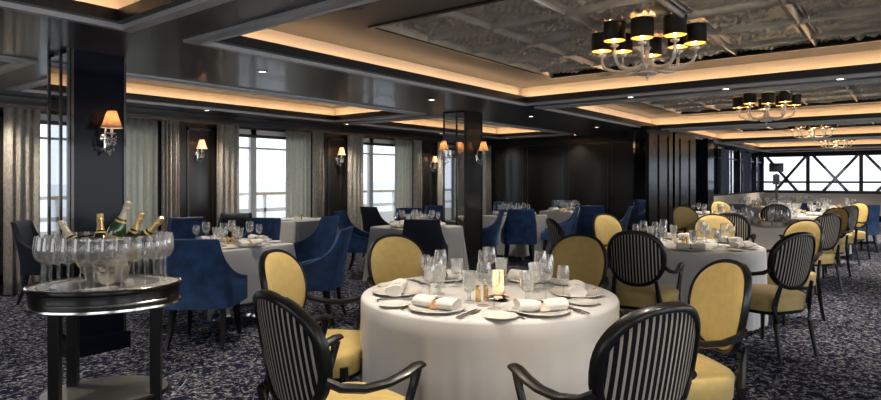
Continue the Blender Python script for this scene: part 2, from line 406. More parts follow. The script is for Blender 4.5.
def curtain(x0, x1, z0, z1, y, m, amp=.045, folds=6, axis='x', taper=.0, seed=0, name='curtain'):
    rnd = random.Random(seed); ph = rnd.random()*6; b = MB(); w = x1-x0
    def fn(u, v):
        uu = u + .01*math.sin(u*17+ph)
        x = x0+w*u + taper*(v-.0)*w*(u-.5)*-1
        d = amp*math.sin(uu*folds*2*PI+ph+.4*math.sin(v*3))*(.75+.25*v)+.3*amp*math.sin(uu*folds*4.7*PI+v*2)
        z = z1+(z0-z1)*v
        return (x, y+d, z) if axis == 'x' else (y+d, x, z)
    b.grid(fn, folds*10+1, 14)
    return b.build(name, m, solid=.006, ang=180)
CW = ['the leftmost window', 'the window behind the champagne trolley', 'the middle window', 'the window left of the mirrored pillar', 'the window hidden behind the mirrored pillar']
for i, (x0, x1) in enumerate(OPEN):
    if i == 0: continue
    o = curtain(x0-.14, x0+.24, .02, 2.27, YW-.13, MATS['curtain_grey'], seed=i, folds=4)
    tag(o, 'grey patterned curtain gathered at the left side of '+CW[i], 'curtain', 'grey curtains')
    o = curtain(x1-.03, x1+.22, .02, 2.27, YW-.13, MATS['curtain_grey'], seed=i+9, folds=4)
    tag(o, 'grey patterned curtain gathered at the right side of '+CW[i], 'curtain', 'grey curtains')
    o = curtain(x1-.60, x1-.06, .04, 2.26, YW-.09, MATS['curtain_sheer'], amp=.025, seed=i+20, folds=5, name='sheer_curtain')
    tag(o, 'pale sheer curtain beside '+CW[i], 'curtain', 'sheer curtains')

# dark end wall, block, glazed side, far end
b = MB(); b.box(XD, XD+.15, 4.0, YW+.15, 0, CE); struct(b.build('wall_back', M_WALL, smooth=False))
b = MB()
for k, y in enumerate((4.3+.0, 5.35, 6.45, 7.55)):
    z0, z1 = .2, 2.25; a0, a1 = y+.06, y+1.03
    for bx in ((a0, a0+.02, z0, z1), (a1-.02, a1, z0, z1), (a0, a1, z0, z0+.02), (a0, a1, z1-.02, z1)): b.box(XD-.010, XD, bx[0], bx[1], bx[2], bx[3])
b.box(XD-.02, XD, 4.3, YW, 0, .12)
struct(b.build('trim_51', M_MOULD, smooth=False))
M_PIER = mat('pier_lacquer', (.013, .012, .012), .22, spec=.12)
b = MB(); b.box(11.45, 14.7, 4.0, 4.28, 0, CE)
for x in (11.5, 12.1, 12.7, 13.5, 14.2): b.box(x, x+.06, 3.98, 4.0, .15, 2.3)
b.cur = 1; b.box(11.435, 11.45, 4.02, 4.26, .15, 2.36)
struct(b.build('wall_pier', [M_PIER, M_MIRROR], smooth=False))
b = MB(); b.box(14.7, XF, YS, YS+.12, 0, 1.0); b.box(14.7, XF, YS, YS+.12, 2.3, CE+.06)
POSTS = [14.75, 16.15, 17.2, 18.3, 19.4, 21.0, 22.3, 23.6, 24.85]
for x in POSTS: b.box(x-.07, x+.07, YS-.03, YS+.15, 1.0, 2.36)
b.cur = 1; b.box(16.3, XF, YS-.04, YS, .15, .95)
b.cur = 0; b.box(15.75, 16.3, 4.0, 4.4, 0, CE)
struct(b.build('wall_side', [M_WALLN, M_CREAM], smooth=False))
wn = 5
for i in range(len(POSTS)-1):
    wn += 1; t = struct(empty('window_%d' % wn, (POSTS[i], YS+.05, 1.0))); w = POSTS[i+1]-POSTS[i]
    b = MB(); b.box(.07, w-.07, 0, .006, 0, 1.3); b.build('pane', M_PANE, t, smooth=False)
    b = MB(); b.box(.07, w-.07, -.02, .03, 1.02, 1.06); b.box(w/2-.02, w/2+.02, -.02, .03, 0, 1.3); b.build('window_frame', M_DARKM, t, smooth=False)
for i, (a0, a1, nm) in enumerate(((16.3, 17.0, 'nearest the pier'), (18.4, 19.2, 'in the middle of the glazed side wall'), (21.1, 22.2, 'nearest the far windows'))):
    o = curtain(a0, a1, 1.02, 2.28, YS-.1, MATS['curtain_blue'], amp=.03, seed=40+i, folds=6)
    tag(o, 'narrow blue-grey curtain on the glazed side wall, '+nm, 'curtain', 'blue-grey curtains')
YM = [4.5, 3.0, 1.44, -.12, -1.68, -3.24, -4.8]
b = MB(); b.box(XF, XF+.15, Y0, YS+.1, 0, 1.02); b.box(XF, XF+.15, Y0, YS+.1, 2.24, CE+.3)
b.cur = 1; b.box(XF-.05, XF, Y0, YS, .2, .93); b.cur = 2; b.box(XF-.07, XF, Y0, YS, .95, 1.03)
struct(b.build('wall_far', [M_WALLN, M_CREAM, M_DARKM], smooth=False))
for i in range(len(YM)-1):
    wn += 1; y1, y0 = YM[i], YM[i+1]; t = struct(empty('window_%d' % wn, (XF+.05, y0, 1.02))); w = y1-y0
    b = MB(); b.box(0, .006, .06, w-.06, 0, 1.22); b.build('pane', M_PANE, t, smooth=False)
    b = MB(); b.box(-.05, .08, -.055, .055, 0, 1.22); b.box(-.02, .04, 0, w, .27, .34); b.build('window_frame', M_DARKM, t, smooth=False)
    if i > 2: continue
    br = MB()
    for s_ in (0, 1):
        ya, yb = (y0, y1) if s_ else (y1, y0)
        br.tube([(XF+.5, ya, 2.42), (XF+.5, (ya+yb)/2, 1.45), (XF+.5, yb, .48)], .045, n=4)
    o = br.build('diagonal_brace', M_DARKM, smooth=False)
    pos = ['first pair from the left', 'second pair from the left', 'third pair from the left'][i]
    tag(o, 'crossed dark steel braces outside the far windows, '+pos, 'brace', 'steel braces outside the far windows')
# sides the photo does not show
b = MB(); b.box(X0-.15, X0, Y0, YW+.15, 0, CE+.06); struct(b.build('wall_behind', M_WALL, smooth=False))
b = MB(); px = X0
for k in range(5):
    x0 = -2.5+4*k; x1 = x0+3.0
    b.box(px, x0, Y0-.15, Y0, 0, CE); b.box(x0, x1, Y0-.15, Y0, 0, .3); b.box(x0, x1, Y0-.15, Y0, 2.3, CE); px = x1
b.box(px, XF, Y0-.15, Y0, 0, CE); struct(b.build('wall_right', M_WALL, smooth=False))

# --- pillars ---
def pillar(x, y, n, w=.42):
    t = empty('pillar', (x, y, 0)); t['kind'] = 'structure'
    b = MB(); b.box(0, w, 0, w, 0, CE); b.box(-.02, w+.03, -.025, w, 0, .14)
    if n == 1: pass
    b.build('shaft', M_WALLN if n == 1 else M_WALL, t, smooth=False)
    b = MB(); b.box(-.012, -.001, .03, w-.03, .18, CE-.03); b.build('mirror_panel', M_MIRROR, t, smooth=False)
    b = MB()
    for yy in (.0, w*.36, w-.03): b.box(-.022, -.002, yy, yy+.022, .14, CE)
    for xx in (.0, w-.02): b.box(xx, xx+.02, -.012, 0, .14, CE)
    b.build('moulding', M_MOULD, t, smooth=False)
    return t
for n, x in enumerate((1.94, 7.24)):
    t = pillar(x, 5.2, n+1)
    tag(t, ['navy lacquered square pillar with mirrored side behind the trolley', 'dark mirrored square pillar behind the square table in the middle'][n], 'pillar')
    t.name = 'pillar'

# ================= FIXTURES =================
def sconce_proto():
    t = empty('wall_sconce')          # local: wall at y=0, sticks out to -y ; z=0 at shade base
    b = MB(); b.lathe([(.001, 0), (.035, .003), (.038, .012), (.02, .02), (.001, .022)], 16, M=Matrix.Translation((0, 0, -.08)) @ Matrix.Rotation(PI/2, 4, 'X'))
    b.tube([(0, -.01, -.16), (0, -.02, -.02), (0, -.02, .02)], [.008, .012, .004], 8)
    b.build('backplate', M_CHROME, t)
    b = MB(); b.tube([(0, -.02, -.10), (0, -.06, -.15), (0, -.11, -.14), (0, -.135, -.09), (0, -.135, -.03)], .006, 8)
    b.lathe([(.001, -.06), (.03, -.05), (.034, -.042), (.012, -.04), (.012, 0)], 14, c=(0, -.135, 0))
    b.build('arm', M_ARMG, t)
    b = MB()
    for k in range(9):
        a = k*2*PI/9
        for q, dz in enumerate((-.075, -.10, -.125)):
            s_ = .007 if q < 2 else .010; c = (.034*math.cos(a)*(1-.1*q), -.135+.034*math.sin(a)*(1-.1*q), dz-.012*(k % 2))
            b.lathe([(.0005, -s_*1.4), (s_, 0), (.0005, s_)], 5, c=c)
    for k in range(5): b.lathe([(.0005, -.02), (.009, 0), (.0005, .012)], 5, c=((k-2)*.022, -.07, -.17-.01*(2-abs(k-2))))
    b.lathe([(.0005, -.03), (.012, -.005), (.0005, .015)], 6, c=(0, -.10, -.20))
    b.build('crystal_drops', M_CRYST, t)
    b = MB()
    def fn(u, v):
        a = u*2*PI; r = (.078-.045*v**.8)*(1+.03*math.cos(24*a)); return (r*math.cos(a), -.135+r*math.sin(a), .0+.135*v)
    b.grid(fn, 96, 8, True); sh = b.build('lamp_shade', MATS['amber'], t, solid=.002, ang=60)
    b = MB(); b.tube([(.079*math.cos(2*PI*k/32), -.135+.079*math.sin(2*PI*k/32), 0) for k in range(33)], .004, 6); b.build('braid', M_CARD, sh)
    b = MB(); b.lathe([(.001, .01), (.012, .02), (.014, .045), (.001, .07)], 10, c=(0, -.135, 0)); b.build('bulb', M_BULB, t)
    return t
def point(name, loc, e, col=(1, .75, .5), r=.03, typ='POINT', **k):
    l = bpy.data.lights.new(name, typ); l.energy = e; l.color = col; l.shadow_soft_size = r
    for a, v in k.items(): setattr(l, a, v)
    o = bpy.data.objects.new(name, l); COL.objects.link(o); o.location = loc
    return o
SP = Proto(sconce_proto())
SCN = [((2.19, 5.2), 0, 1.82, 'amber pleated wall sconce with crystal drops on the navy pillar'),
       ((5.02, YW), 0, 1.88, 'crystal wall sconce on the dark wall between trolley window and middle window'),
       ((7.88, YW), 0, 1.88, 'crystal wall sconce on the dark wall right of the middle window'),
       ((10.72, YW), 0, 1.80, 'small crystal sconce on the wall just left of the mirrored pillar'),
       ((7.50, 5.2), 0, 1.84, 'crystal sconce on the right-hand face of the mirrored pillar'),
       ((7.16, 5.45), -PI/2, 1.84, 'crystal sconce on the left mirrored face of the mirrored pillar')]
for (x, y), rz, z, lab in SCN:
    SP.put((x, y, z), rz, lab, 'wall lamp', 'crystal wall sconces')
    d = Vector((0, -.135)); dx, dy = -math.sin(-rz)*.0, 0
    ox = -.135*math.sin(-rz) if rz else 0; oy = 0 if rz else -.135
    ox = -.135 if rz else 0
    point('sconce_light', (x+ox, y+oy, z+.085), .55, (1, .74, .50), .012)

def chandelier_proto():
    t = empty('chandelier')           # z=0 at lowest point
    b = MB(); b.lathe([(.001, .0), (.012, .005), (.012, .03), (.075, .035), (.085, .045), (.075, .055), (.04, .06), (.06, .075), (.075, .10), (.05, .14), (.02, .17), (.018, .24), (.035, .26), (.018, .28), (.016, .42)], 24)
    b.build('body', M_ARMG, t)
    b = MB(); b.lathe([(.008, .40), (.008, .425), (.05, .43), (.055, .445), (.001, .445)], 16); b.lathe([(.001, -.02), (.006, -.005), (.004, .01)], 8); b.build('ceiling_rose', M_CHROME, t)
    for k in range(8):
        a = 2*PI*(k+.3)/8; c, s_ = math.cos(a), math.sin(a)
        up = .03 if k % 2 else 0; R = .375 if k % 2 == 0 else .33
        P = lambda r, z: (r*c, r*s_, z)
        b = MB(); b.tube([P(.03, .12), P(.10, .085), P(.19, .07), P(.27, .08), P(R-.02, .115), P(R, .17+up), P(R, .245+up)], [.018, .018, .017, .016, .014, .013, .012], 8)
        b.lathe([(.012, .205+up), (.034, .22+up), (.036, .23+up), (.010, .235+up)], 12, c=(R*c, R*s_, 0))
        b.build('arm', M_ARMG, t)
        b = MB(); r = .088; zb = .265+up; zt = zb+.15
        b.lathe([(r, zb), (r, zt)], 28, c=(R*c, R*s_, 0)); b.cur = 1
        b.lathe([(r-.003, zt), (r-.003, zb)], 28, c=(R*c, R*s_, 0)); b.cur = 0
        b.lathe([(r, zb), (r+.002, zb-.002), (r-.003, zb)], 28, c=(R*c, R*s_, 0)); b.lathe([(r, zt), (r-.003, zt)], 28, c=(R*c, R*s_, 0))
        sh = b.build('lamp_shade', [M_SHADEOUT, M_SHADEIN], t)
        b = MB(); b.lathe([(.001, .255+up), (.010, .26+up), (.014, .30+up), (.010, .335+up), (.001, .35+up)], 10, c=(R*c, R*s_, 0)); b.build('bulb', M_BULB, sh)
    return t
CP = Proto(chandelier_proto())
CHN = [(5.1+PITCH*i, 1.78) for i in range(4)]
for i, (x, y) in enumerate(CHN):
    CP.put((x, y, 2.255), 0, ['largest, nearest glass chandelier with eight black drum shades', 'second chandelier with black drum shades, right of the nearest one', 'third black-shaded chandelier down the room', 'farthest, smallest black-shaded chandelier near the far windows'][i], 'chandelier', 'chandeliers with black shades')
    for k in range(8):
        a = 2*PI*(k+.3)/8; R = .375 if k % 2 == 0 else .33; up = .03 if k % 2 else 0
        if i < 2: point('chandelier_light', (x+R*math.cos(a), y+R*math.sin(a), 2.255+.32+up), 1.1, (1, .70, .40), .02)
    if i >= 2: point('chandelier_light', (x, y, 2.255+.28), 2, (1, .70, .40), .1)

# downlights
def downlight_proto():
    t = empty('downlight')
    b = MB(); b.lathe([(.040, 0), (.052, -.003), (.055, 0)], 20); b.lathe([(.040, 0), (.030, .004)], 20); b.build('bezel', M_CHROME, t)
    b = MB(); b.solid([(.030, .0), (.030, -.002)], 16, c=(0, 0, .003)); b.build('lamp', M_DOWN, t)
    return t
DP = Proto(downlight_proto())
def down(x, y, lab, e=46, grp='recessed downlights'):
    DP.put((x, y, CE-.004), 0, lab, 'downlight', grp)
    o = point('downlight_beam', (x, y, CE-.03), e, (1, .87, .72), .05, 'SPOT', spot_size=math.radians(112), spot_blend=.8)
for i in range(7):
    x = .92+2.56*i
    down(x, 4.88, 'recessed downlight in the ceiling band over the pillars, '+['leftmost', 'second', 'third', 'fourth', 'fifth', 'sixth', 'seventh'][i]+' from the left')
for y in (3.4, 1.8): down(22.97, y, 'recessed downlight in the last dark beam before the far windows, '+('near the side wall' if y > 3 else 'by the farthest chandelier'), 120)  # pair added to brighten the cream wall and far tables
for i, bx in enumerate((2.14, 7.37, 12.57, 17.77)):
    for j, y in enumerate((2.78, 1.68, .6, -.35)):
        down(bx, y, 'recessed downlight in the %s dark beam between coffers, %s along the beam' % (['nearest', 'second', 'third', 'fourth'][i], ['first', 'second', 'third', 'fourth'][j]), (46, 52, 85, 110)[i])
for i, x in enumerate((2.25, 4.9, 7.7, 10.5)):  # extra lamps added only to light the curtains
    down(x, 8.22, 'recessed downlight in the ceiling edge by the windows, %s from the left' % ['first', 'second', 'third', 'fourth'][i], 52)
down(12.75, 6.1, 'wall-washing downlight lighting the tall dark end wall', 22)
down(12.75, 7.9, 'recessed downlight at the corner of dark end wall and windows', 10)
# ceiling speakers
for i, (x, y) in enumerate(((3.05, 3.2), (6.9, 2.9))):
    b = MB(); b.lathe([(.001, .0), (.085, -.002), (.095, -.010), (.11, -.008), (.115, .0)], 28); b.lathe([(.04, -.004), (.045, -.008), (.05, -.004)], 20)
    o = b.build('ceiling_speaker', M_TRAY, loc=(x, y, 2.664)); tag(o, 'round grey ceiling speaker in the nearest coffer, %s' % ['at its left end', 'beyond the chandelier'][i], 'speaker', 'ceiling speakers')

# ================= CHAIRS =================
def sup(a, rx, rz, e=2.35):
    c, s_ = math.cos(a), math.sin(a)
    return (rx*math.copysign(abs(c)**(2/e), c), rz*math.copysign(abs(s_)**(2/e), s_))
def oval_chair():
    t = empty('oval_back_armchair')
    # seat
    b = MB()
    def seat_out(a, k=1.0):
        y, x = sup(a, .262*k, .25*k, 3.6); y *= (1+.10*(x/.25)); return x, y
    N = 40
    prof = [(.98, .362), (1.0, .375), (1.01, .43), (1.03, .468), (.97, .488), (.80, .500), (.45, .508), (.02, .510)]
    for r, z in prof:
        for k in range(N):
            x, y = seat_out(2*PI*k/N, r); b.v.append((x+.01, y, z))
    for i in range(len(prof)-1):
        for k in range(N):
            k2 = (k+1) % N; b.f.append([i*N+k, i*N+k2, (i+1)*N+k2, (i+1)*N+k]); b.m.append(0)
    b.f.append([(len(prof)-1)*N+k for k in range(N)]); b.m.append(0); b.f.append([k for k in range(N-1, -1, -1)]); b.m.append(0)
    b.build('seat', M_GOLDF, t, ang=60)
    b = MB(); pr = [(.90, .338), (.965, .338), (.985, .365), (.90, .366)]
    for r, z in pr:
        for k in range(N):
            x, y = seat_out(2*PI*k/N, r); b.v.append((x+.01, y, z))
    for i in range(3):
        for k in range(N):
            k2 = (k+1) % N; b.f.append([i*N+k, i*N+k2, (i+1)*N+k2, (i+1)*N+k]); b.m.append(0)
    b.build('seat_frame', M_BLACKW, t)
    for s_ in (-1, 1):
        b = MB(); b.tube([(.22, .235*s_, .42), (.222, .236*s_, .36), (.225, .238*s_, .2), (.23, .24*s_, 0)], [.024, .024, .018, .013], 8); b.build('leg', M_BLACKW, t)
        b = MB(); b.tube([(-.285, .165*s_, .60), (-.262, .175*s_, .52), (-.24, .19*s_, .42), (-.25, .19*s_, .28), (-.275, .195*s_, .12), (-.302, .20*s_, 0)], [.014, .018, .023, .021, .017, .014], 8); b.build('leg', M_BLACKW, t)
    # back oval in plane tilted back
    tilt = math.radians(11); C = Vector((-.29, 0, .765)); RX, RZ = .228, .226
    def P(y, z, d=0):
        bow = -.05*(1-(y/RX)**2) if False else 0.06*(y/RX)**2     # back curves round the sitter
        return Vector((C.x - z*math.sin(tilt) + d*math.cos(tilt) + bow, y, C.z + z*math.cos(tilt) + d*math.sin(tilt)))
    def out(a, k=1):
        y, z = sup(a, RX*k, RZ*k, 2.3); y *= (1+.05*z/RZ); return y, z
    b = MB(); N = 48; sec = [(-.022, -.014), (-.022, .008), (-.012, .016), (0, .018), (.008, .012), (.008, -.016), (0, -.024), (-.015, -.024)]
    for k in range(N):
        y, z = out(2*PI*k/N); l = math.hypot(y, z); ny, nz = y/l, z/l
        for (o_, d) in sec: b.v.append(P(y+ny*o_, z+nz*o_, d))
    S = len(sec)
    for k in range(N):
        for j in range(S): b.f.append([k*S+j, k*S+(j+1) % S, ((k+1) % N)*S+(j+1) % S, ((k+1) % N)*S+j]); b.m.append(0)
    b.build('back_frame', M_BLACKW, t, ang=50)
    b = MB(); K = 8
    for j in range(K+1):
        r = .965*j/K if j else .002
        for k in range(N):
            y, z = out(2*PI*k/N, r); b.v.append(P(y, z, .014+.036*math.sqrt(max(0, 1-(j/K)**2.6))))
    for j in range(K):
        for k in range(N): b.f.append([j*N+k, j*N+(k+1) % N, (j+1)*N+(k+1) % N, (j+1)*N+k]); b.m.append(0)
    bp_ = b.build('backrest', M_GOLDF, t, ang=80)
    b = MB()
    for j in range(K+1):
        r = .94*j/K if j else .002
        for k in range(N):
            y, z = out(2*PI*k/N, r); b.v.append(P(y, z, -.010-.008*math.sqrt(max(0, 1-(j/K)**2))))
    for j in range(K):
        for k in range(N): b.f.append([j*N+(k+1) % N, j*N+k, (j+1)*N+k, (j+1)*N+(k+1) % N]); b.m.append(0)
    o = b.build('back_cover', MATS['stripe'], t, ang=80); o['label'] = 'black and cream striped fabric'
    for s_ in (-1, 1):
        b = MB()
        b.tube([(-.235, .228*s_, .70), (-.19, .252*s_, .672), (-.10, .268*s_, .652), (0, .276*s_, .652), (.08, .279*s_, .668), (.135, .280*s_, .688), (.165, .280*s_, .692)],
               [(.017, .017), (.020, .017), (.023, .017), (.026, .016), (.029, .016), (.030, .016), (.026, .011)], 8)
        b.build('armrest', M_BLACKW, t)
        b = MB(); b.tube([(.14, .278*s_, .676), (.125, .277*s_, .62), (.10, .272*s_, .55), (.09, .265*s_, .48), (.095, .256*s_, .40)], [(.019, .022), (.016, .018), (.015, .017), (.017, .02), (.019, .022)], 8)
        b.build('arm_support', M_BLACKW, t)
    return t
def velvet_chair(m):
    t = empty('velvet_chair')
    # U shell: param u 0..1 from left front to right front
    def plan(u):                     # outer outline
        pts = [(.20, .305), (.06, .300), (-.08, .290), (-.20, .278), (-.265, .25), (-.285, .20), (-.295, .10), (-.298, 0)]
        v = u*2*(len(pts)-1)
        if u > .5: x, y = plan(1-u); return x, -y
        i = min(int(v), len(pts)-2); f = v-i
        return (pts[i][0]*(1-f)+pts[i+1][0]*f, pts[i][1]*(1-f)+pts[i+1][1]*f)
    def ztop(x):
        k = (x+.262)/.462; k = max(0, min(1, k)); k = k**.38
        return .915*(1-k)+.53*k+.05*math.sin(k*PI)*-1
    NU = 45; rows = 9; b = MB()
    def P(u, v, side):
        x, y = plan(u); zt = ztop(x); z = .335+(zt-.335)*v
        lean = -.11*max(0, (z-.45)/.47)**1.2*max(0, min(1, (-x+.22)/.4)); taper = 1-.14*max(0, (z-.5)/.42)
        th = .055 if side else 0
        l = math.hypot(x, y); nx, ny = x/.30, y/.30; nl = math.hypot(nx, ny)
        if side: x -= nx/nl*th; y -= ny/nl*th
        return (x+lean, y*taper, z+(-.004 if side else 0))
    for j in range(rows):
        for i in range(NU): b.v.append(P(i/(NU-1), j/(rows-1), 0))
    for i in range(NU):
        p = P(i/(NU-1), 1, 0); q = P(i/(NU-1), 1, 1); b.v.append(((p[0]+q[0])/2, (p[1]+q[1])/2, p[2]+.010))
    for j in range(rows-1, -1, -1):
        for i in range(NU): b.v.append(P(i/(NU-1), j/(rows-1), 1))
    R = 2*rows+1
    for j in range(R-1):
        for i in range(NU-1): b.f.append([j*NU+i, j*NU+i+1, (j+1)*NU+i+1, (j+1)*NU+i]); b.m.append(0)
    b.f.append([j*NU for j in range(R)]); b.m.append(0); b.f.append([j*NU+NU-1 for j in range(R-1, -1, -1)]); b.m.append(0)
    b.build('backrest', m, t, ang=50)
    b = MB(); b.tube([(P(i/(NU-1), 1, 0)[0], P(i/(NU-1), 1, 0)[1], P(i/(NU-1), 1, 0)[2]+.004) for i in range(NU)], .006, 6); b.build('piping', M_BLUEP if m is M_BLUEV else m, t)
    # seat
    b = MB(); N = 36
    prof = [(1.0, .33), (1.02, .35), (1.02, .43), (.97, .46), (.75, .472), (.02, .478)]
    for r, z in prof:
        for k in range(N):
            y, x = sup(2*PI*k/N, .255*r, .25*r, 4.5); b.v.append((x+.03, y, z))
    for i in range(len(prof)-1):
        for k in range(N): b.f.append([i*N+k, i*N+(k+1) % N, (i+1)*N+(k+1) % N, (i+1)*N+k]); b.m.append(0)
    b.f.append([k for k in range(N-1, -1, -1)]); b.m.append(0)
    b.build('seat', m, t, ang=60)
    for sx, sy in ((1, 1), (1, -1), (-1, 1), (-1, -1)):
        b = MB(); b.tube([(.2*sx-.01, .2*sy, .36), (.215*sx-(.02 if sx < 0 else 0), .21*sy, .18), ((.235 if sx > 0 else -.30), .225*sy, 0)], [.026, .020, .013], 4); b.build('leg', M_BLACKW, t, smooth=False)
    return t
M_BLUEP = mat('blue_piping', (.03, .075, .19), .5)
OC = Proto(oval_chair()); VC = Proto(velvet_chair(M_BLUEV)); NC = Proto(velvet_chair(M_NAVYSHADE))
def put_back(proto, px, f, phi, lab, cat='armchair', grp=None, off=.335):
    x, y = W(px, f); r = ROT(phi)
    return proto.put((x+off*math.cos(r), y+off*math.sin(r), 0), r, lab, cat, grp)
G1 = 'oval-backed gold armchairs'; G2 = 'blue velvet chairs'
ov = [
 (268, 2.20, 47, 'striped oval-back armchair in the left foreground, gold seat, at the nearest table'),
 (669, 1.99, -27, 'largest striped oval-back armchair in the right foreground, seen from behind'),
 (735, 3.06, -97, 'gold armchair right of the nearest table, pale lit oval back turned left'),
 (270, 3.52, 103, 'gold armchair left of the nearest table, behind the striped foreground chair'),
 (391, 4.50, 147, 'gold armchair facing us across the nearest table, behind its left side'),
 (583, 4.54, -140, 'gold armchair facing us across the nearest table, behind its right side'),
 (633, 4.85, 32, 'striped oval armchair seen from behind, at the front left of the second round table'),
 (803, 4.70, -22, 'striped oval armchair beside the open carpet, nearest chair of the right-hand row'),
 (549, 6.40, 85, 'black oval armchair seen edge-on, left of the second round table'),
 (602, 7.3, 150, 'gold armchair facing us at the far left of the second round table'),
 (713, 7.25, -165, 'gold armchair facing us at the far side of the second round table'),
 (810, 6.2, -105, 'gold armchair right of the second round table, mostly behind a black chair back'),
 (730, 7.55, 25, 'striped armchair seen from behind at the near left of the third round table'),
 (832, 7.35, -16, 'second striped armchair in the right-hand row by the open carpet'),
 (840, 8.95, -105, 'gold armchair right of the third round table, only a sliver of back showing'),
 (681, 9.50, 165, 'gold armchair standing in front of the dark panelled pier'),
 (852, 9.80, -16, 'third striped armchair in the right-hand row by the open carpet'),
 (861, 10.9, -105, 'small gold armchair at the right of the fourth round table'),
 (777, 10.3, 15, 'black-backed armchair seen from behind at the near left of the fourth round table'),
 (718, 11.9, 170, 'small gold armchair at the back of the table beside the dark pier'),
]
for px_, f_, ph_, lab_ in ov: put_back(OC, px_, f_, ph_, lab_, 'armchair', G1)
vv = [
 (VC, 192, 4.9, -4, 'bright blue velvet chair seen from behind, right beside the champagne trolley'),
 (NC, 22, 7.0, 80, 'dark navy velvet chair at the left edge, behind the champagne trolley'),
 (VC, 187, 7.7, 150, 'blue velvet chair facing us behind the left end of the square table by the trolley'),
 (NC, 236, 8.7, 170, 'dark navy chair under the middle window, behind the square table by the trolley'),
 (VC, 265, 7.6, -165, 'blue velvet chair facing us behind the right end of the square table by the trolley'),
 (VC, 346, 6.05, -84, 'blue velvet chair seen side-on, right of the square table by the trolley'),
 (VC, 330, 8.0, -68, 'blue velvet chair behind the side-on one, showing a narrow strip of its inner back'),
 (VC, 341, 9.2, 100, 'blue velvet chair left of the square table in front of the mirrored pillar'),
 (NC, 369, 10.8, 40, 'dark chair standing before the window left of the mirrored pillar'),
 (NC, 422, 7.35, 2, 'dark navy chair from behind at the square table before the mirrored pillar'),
 (VC, 409, 10.3, 172, 'blue velvet chair at the far side of the square table before the mirrored pillar'),
 (VC, 437, 11.3, 178, 'small blue velvet chair just left of the mirrored pillar, by the wall'),
 (VC, 502, 9.9, -80, 'blue velvet chair seen side-on just right of the mirrored pillar'),
 (VC, 521, 9.9, 3, 'blue velvet chair seen squarely from behind, right of the mirrored pillar'),
 (VC, 577, 10.9, -78, 'blue velvet chair seen side-on in front of the dark end wall'),
 (VC, 592, 11.2, 5, 'blue velvet chair from behind, partly hidden by the gold oval chair'),
 (VC, 630, 10.9, -70, 'rightmost blue velvet chair, leaning back side-on at the end of the dark wall'),
 (VC, 504, 13.3, 178, 'small blue velvet chair against the dark end wall at its left'),
 (VC, 561, 14.15, 175, 'small blue velvet chair against the dark end wall behind the glasses'),
 (VC, 868, 11.6, 5, 'blue velvet chair seen from behind at the right edge, end of the right-hand row'),
 (VC, 812, 12.6, 0, 'dark blue square-backed chair among the far tables, under the far windows'),
 (NC, 734, 12.0, 10, 'small dark square-backed chair near the table beside the dark pier'),
]
for p_, px_, f_, ph_, lab_ in vv: put_back(p_, px_, f_, ph_, lab_, 'chair', G2, .36)

# ================= TABLES =================
def round_cloth(R, hem, seed, drop=.85):
    rnd = random.Random(seed); ph = [rnd.random()*6 for _ in range(4)]; b = MB(); N = 180
    prof = [(0.002, 0), (.5, 0), (.9, 0), (.965, -.001), (.99, -.006), (1.0, -.02)]
    for r, z in prof:
        for k in range(N):
            a = 2*PI*k/N; b.v.append((R*r*math.cos(a), R*r*math.sin(a), .752+z))
    n0 = len(prof); L = 9
    for j in range(1, L+1):
        v = j/L
        for k in range(N):
            a = 2*PI*k/N
            w = math.sin(a*17+ph[0])*.5+math.sin(a*29+ph[1])*.3+math.sin(a*11+ph[2])*.3
            r = R*(1.0+.015*v)+.016*v*w+.006*v*math.sin(a*53+ph[3]); b.v.append((r*math.cos(a), r*math.sin(a), .732+(hem-.732)*v))
    T = n0+L
    for j in range(T-1):
        for k in range(N): b.f.append([j*N+k, j*N+(k+1) % N, (j+1)*N+(k+1) % N, (j+1)*N+k]); b.m.append(0)
    return b
def square_cloth(hx, hy, hem, seed):
    rnd = random.Random(seed); ph = [rnd.random()*6 for _ in range(4)]; b = MB(); N = 200
    def per(k, e=16):
        a = 2*PI*k/N+PI/4; x, y = sup(a, hx, hy, e); return x, y, a
    for s_, z in ((.002, 0), (.6, 0), (.97, 0), (.995, -.004), (1, -.016)):
        for k in range(N): x, y, a = per(k); b.v.append((x*s_, y*s_, .752+z))
    L = 9
    for j in range(1, L+1):
        v = j/L
        for k in range(N):
            x, y, a = per(k); c = abs(math.sin(2*a))**10      # 1 at corners
            l = math.hypot(x, y)
            w = .012*math.sin(13*a+ph[0])+.008*math.sin(23*a+ph[1])
            fl = v*(.02+.07*c*math.cos((a-PI/4)*2)**2 + w*(1.2-c)) + .03*v*c*math.sin(40*a)
            h = hem - .10*c
            b.v.append((x+x/l*fl, y+y/l*fl, .736+(h-.736)*v))
    T = 5+L
    for j in range(T-1):
        for k in range(N): b.f.append([j*N+k, j*N+(k+1) % N, (j+1)*N+(k+1) % N, (j+1)*N+k]); b.m.append(0)
    return b
def table(kind, x, y, R, lab, cl, hem=.05, rz=0, hy=None, seed=0):
    t = empty('dining_table', (x, y, 0), rz); tag(t, lab, 'table', 'dining tables')
    b = MB()
    if kind == 'round': b.solid([(R-.03, .715), (R-.02, .72), (R-.02, .74), (R-.03, .745)], 48)
    else: b.box(-R+.02, R-.02, -(hy or R)+.02, (hy or R)-.02, .715, .745)
    b.build('tabletop', M_BLACKW, t)
    b = MB(); b.solid([(.045, .02), (.04, .05), (.04, .70), (.15, .714)], 20); b.build('column', M_CHROME, t)
    b = MB(); b.solid([(.27, .0), (.27, .008), (.20, .016), (.05, .03)], 40); b.build('base_plate', M_CHROME, t)
    b = round_cloth(R, hem, seed) if kind == 'round' else square_cloth(R, hy or R, hem, seed)
    o = b.build('tablecloth', M_CLOTH, loc=(x, y, 0), rz=rz, ang=70); tag(o, cl, 'tablecloth', 'white tablecloths')
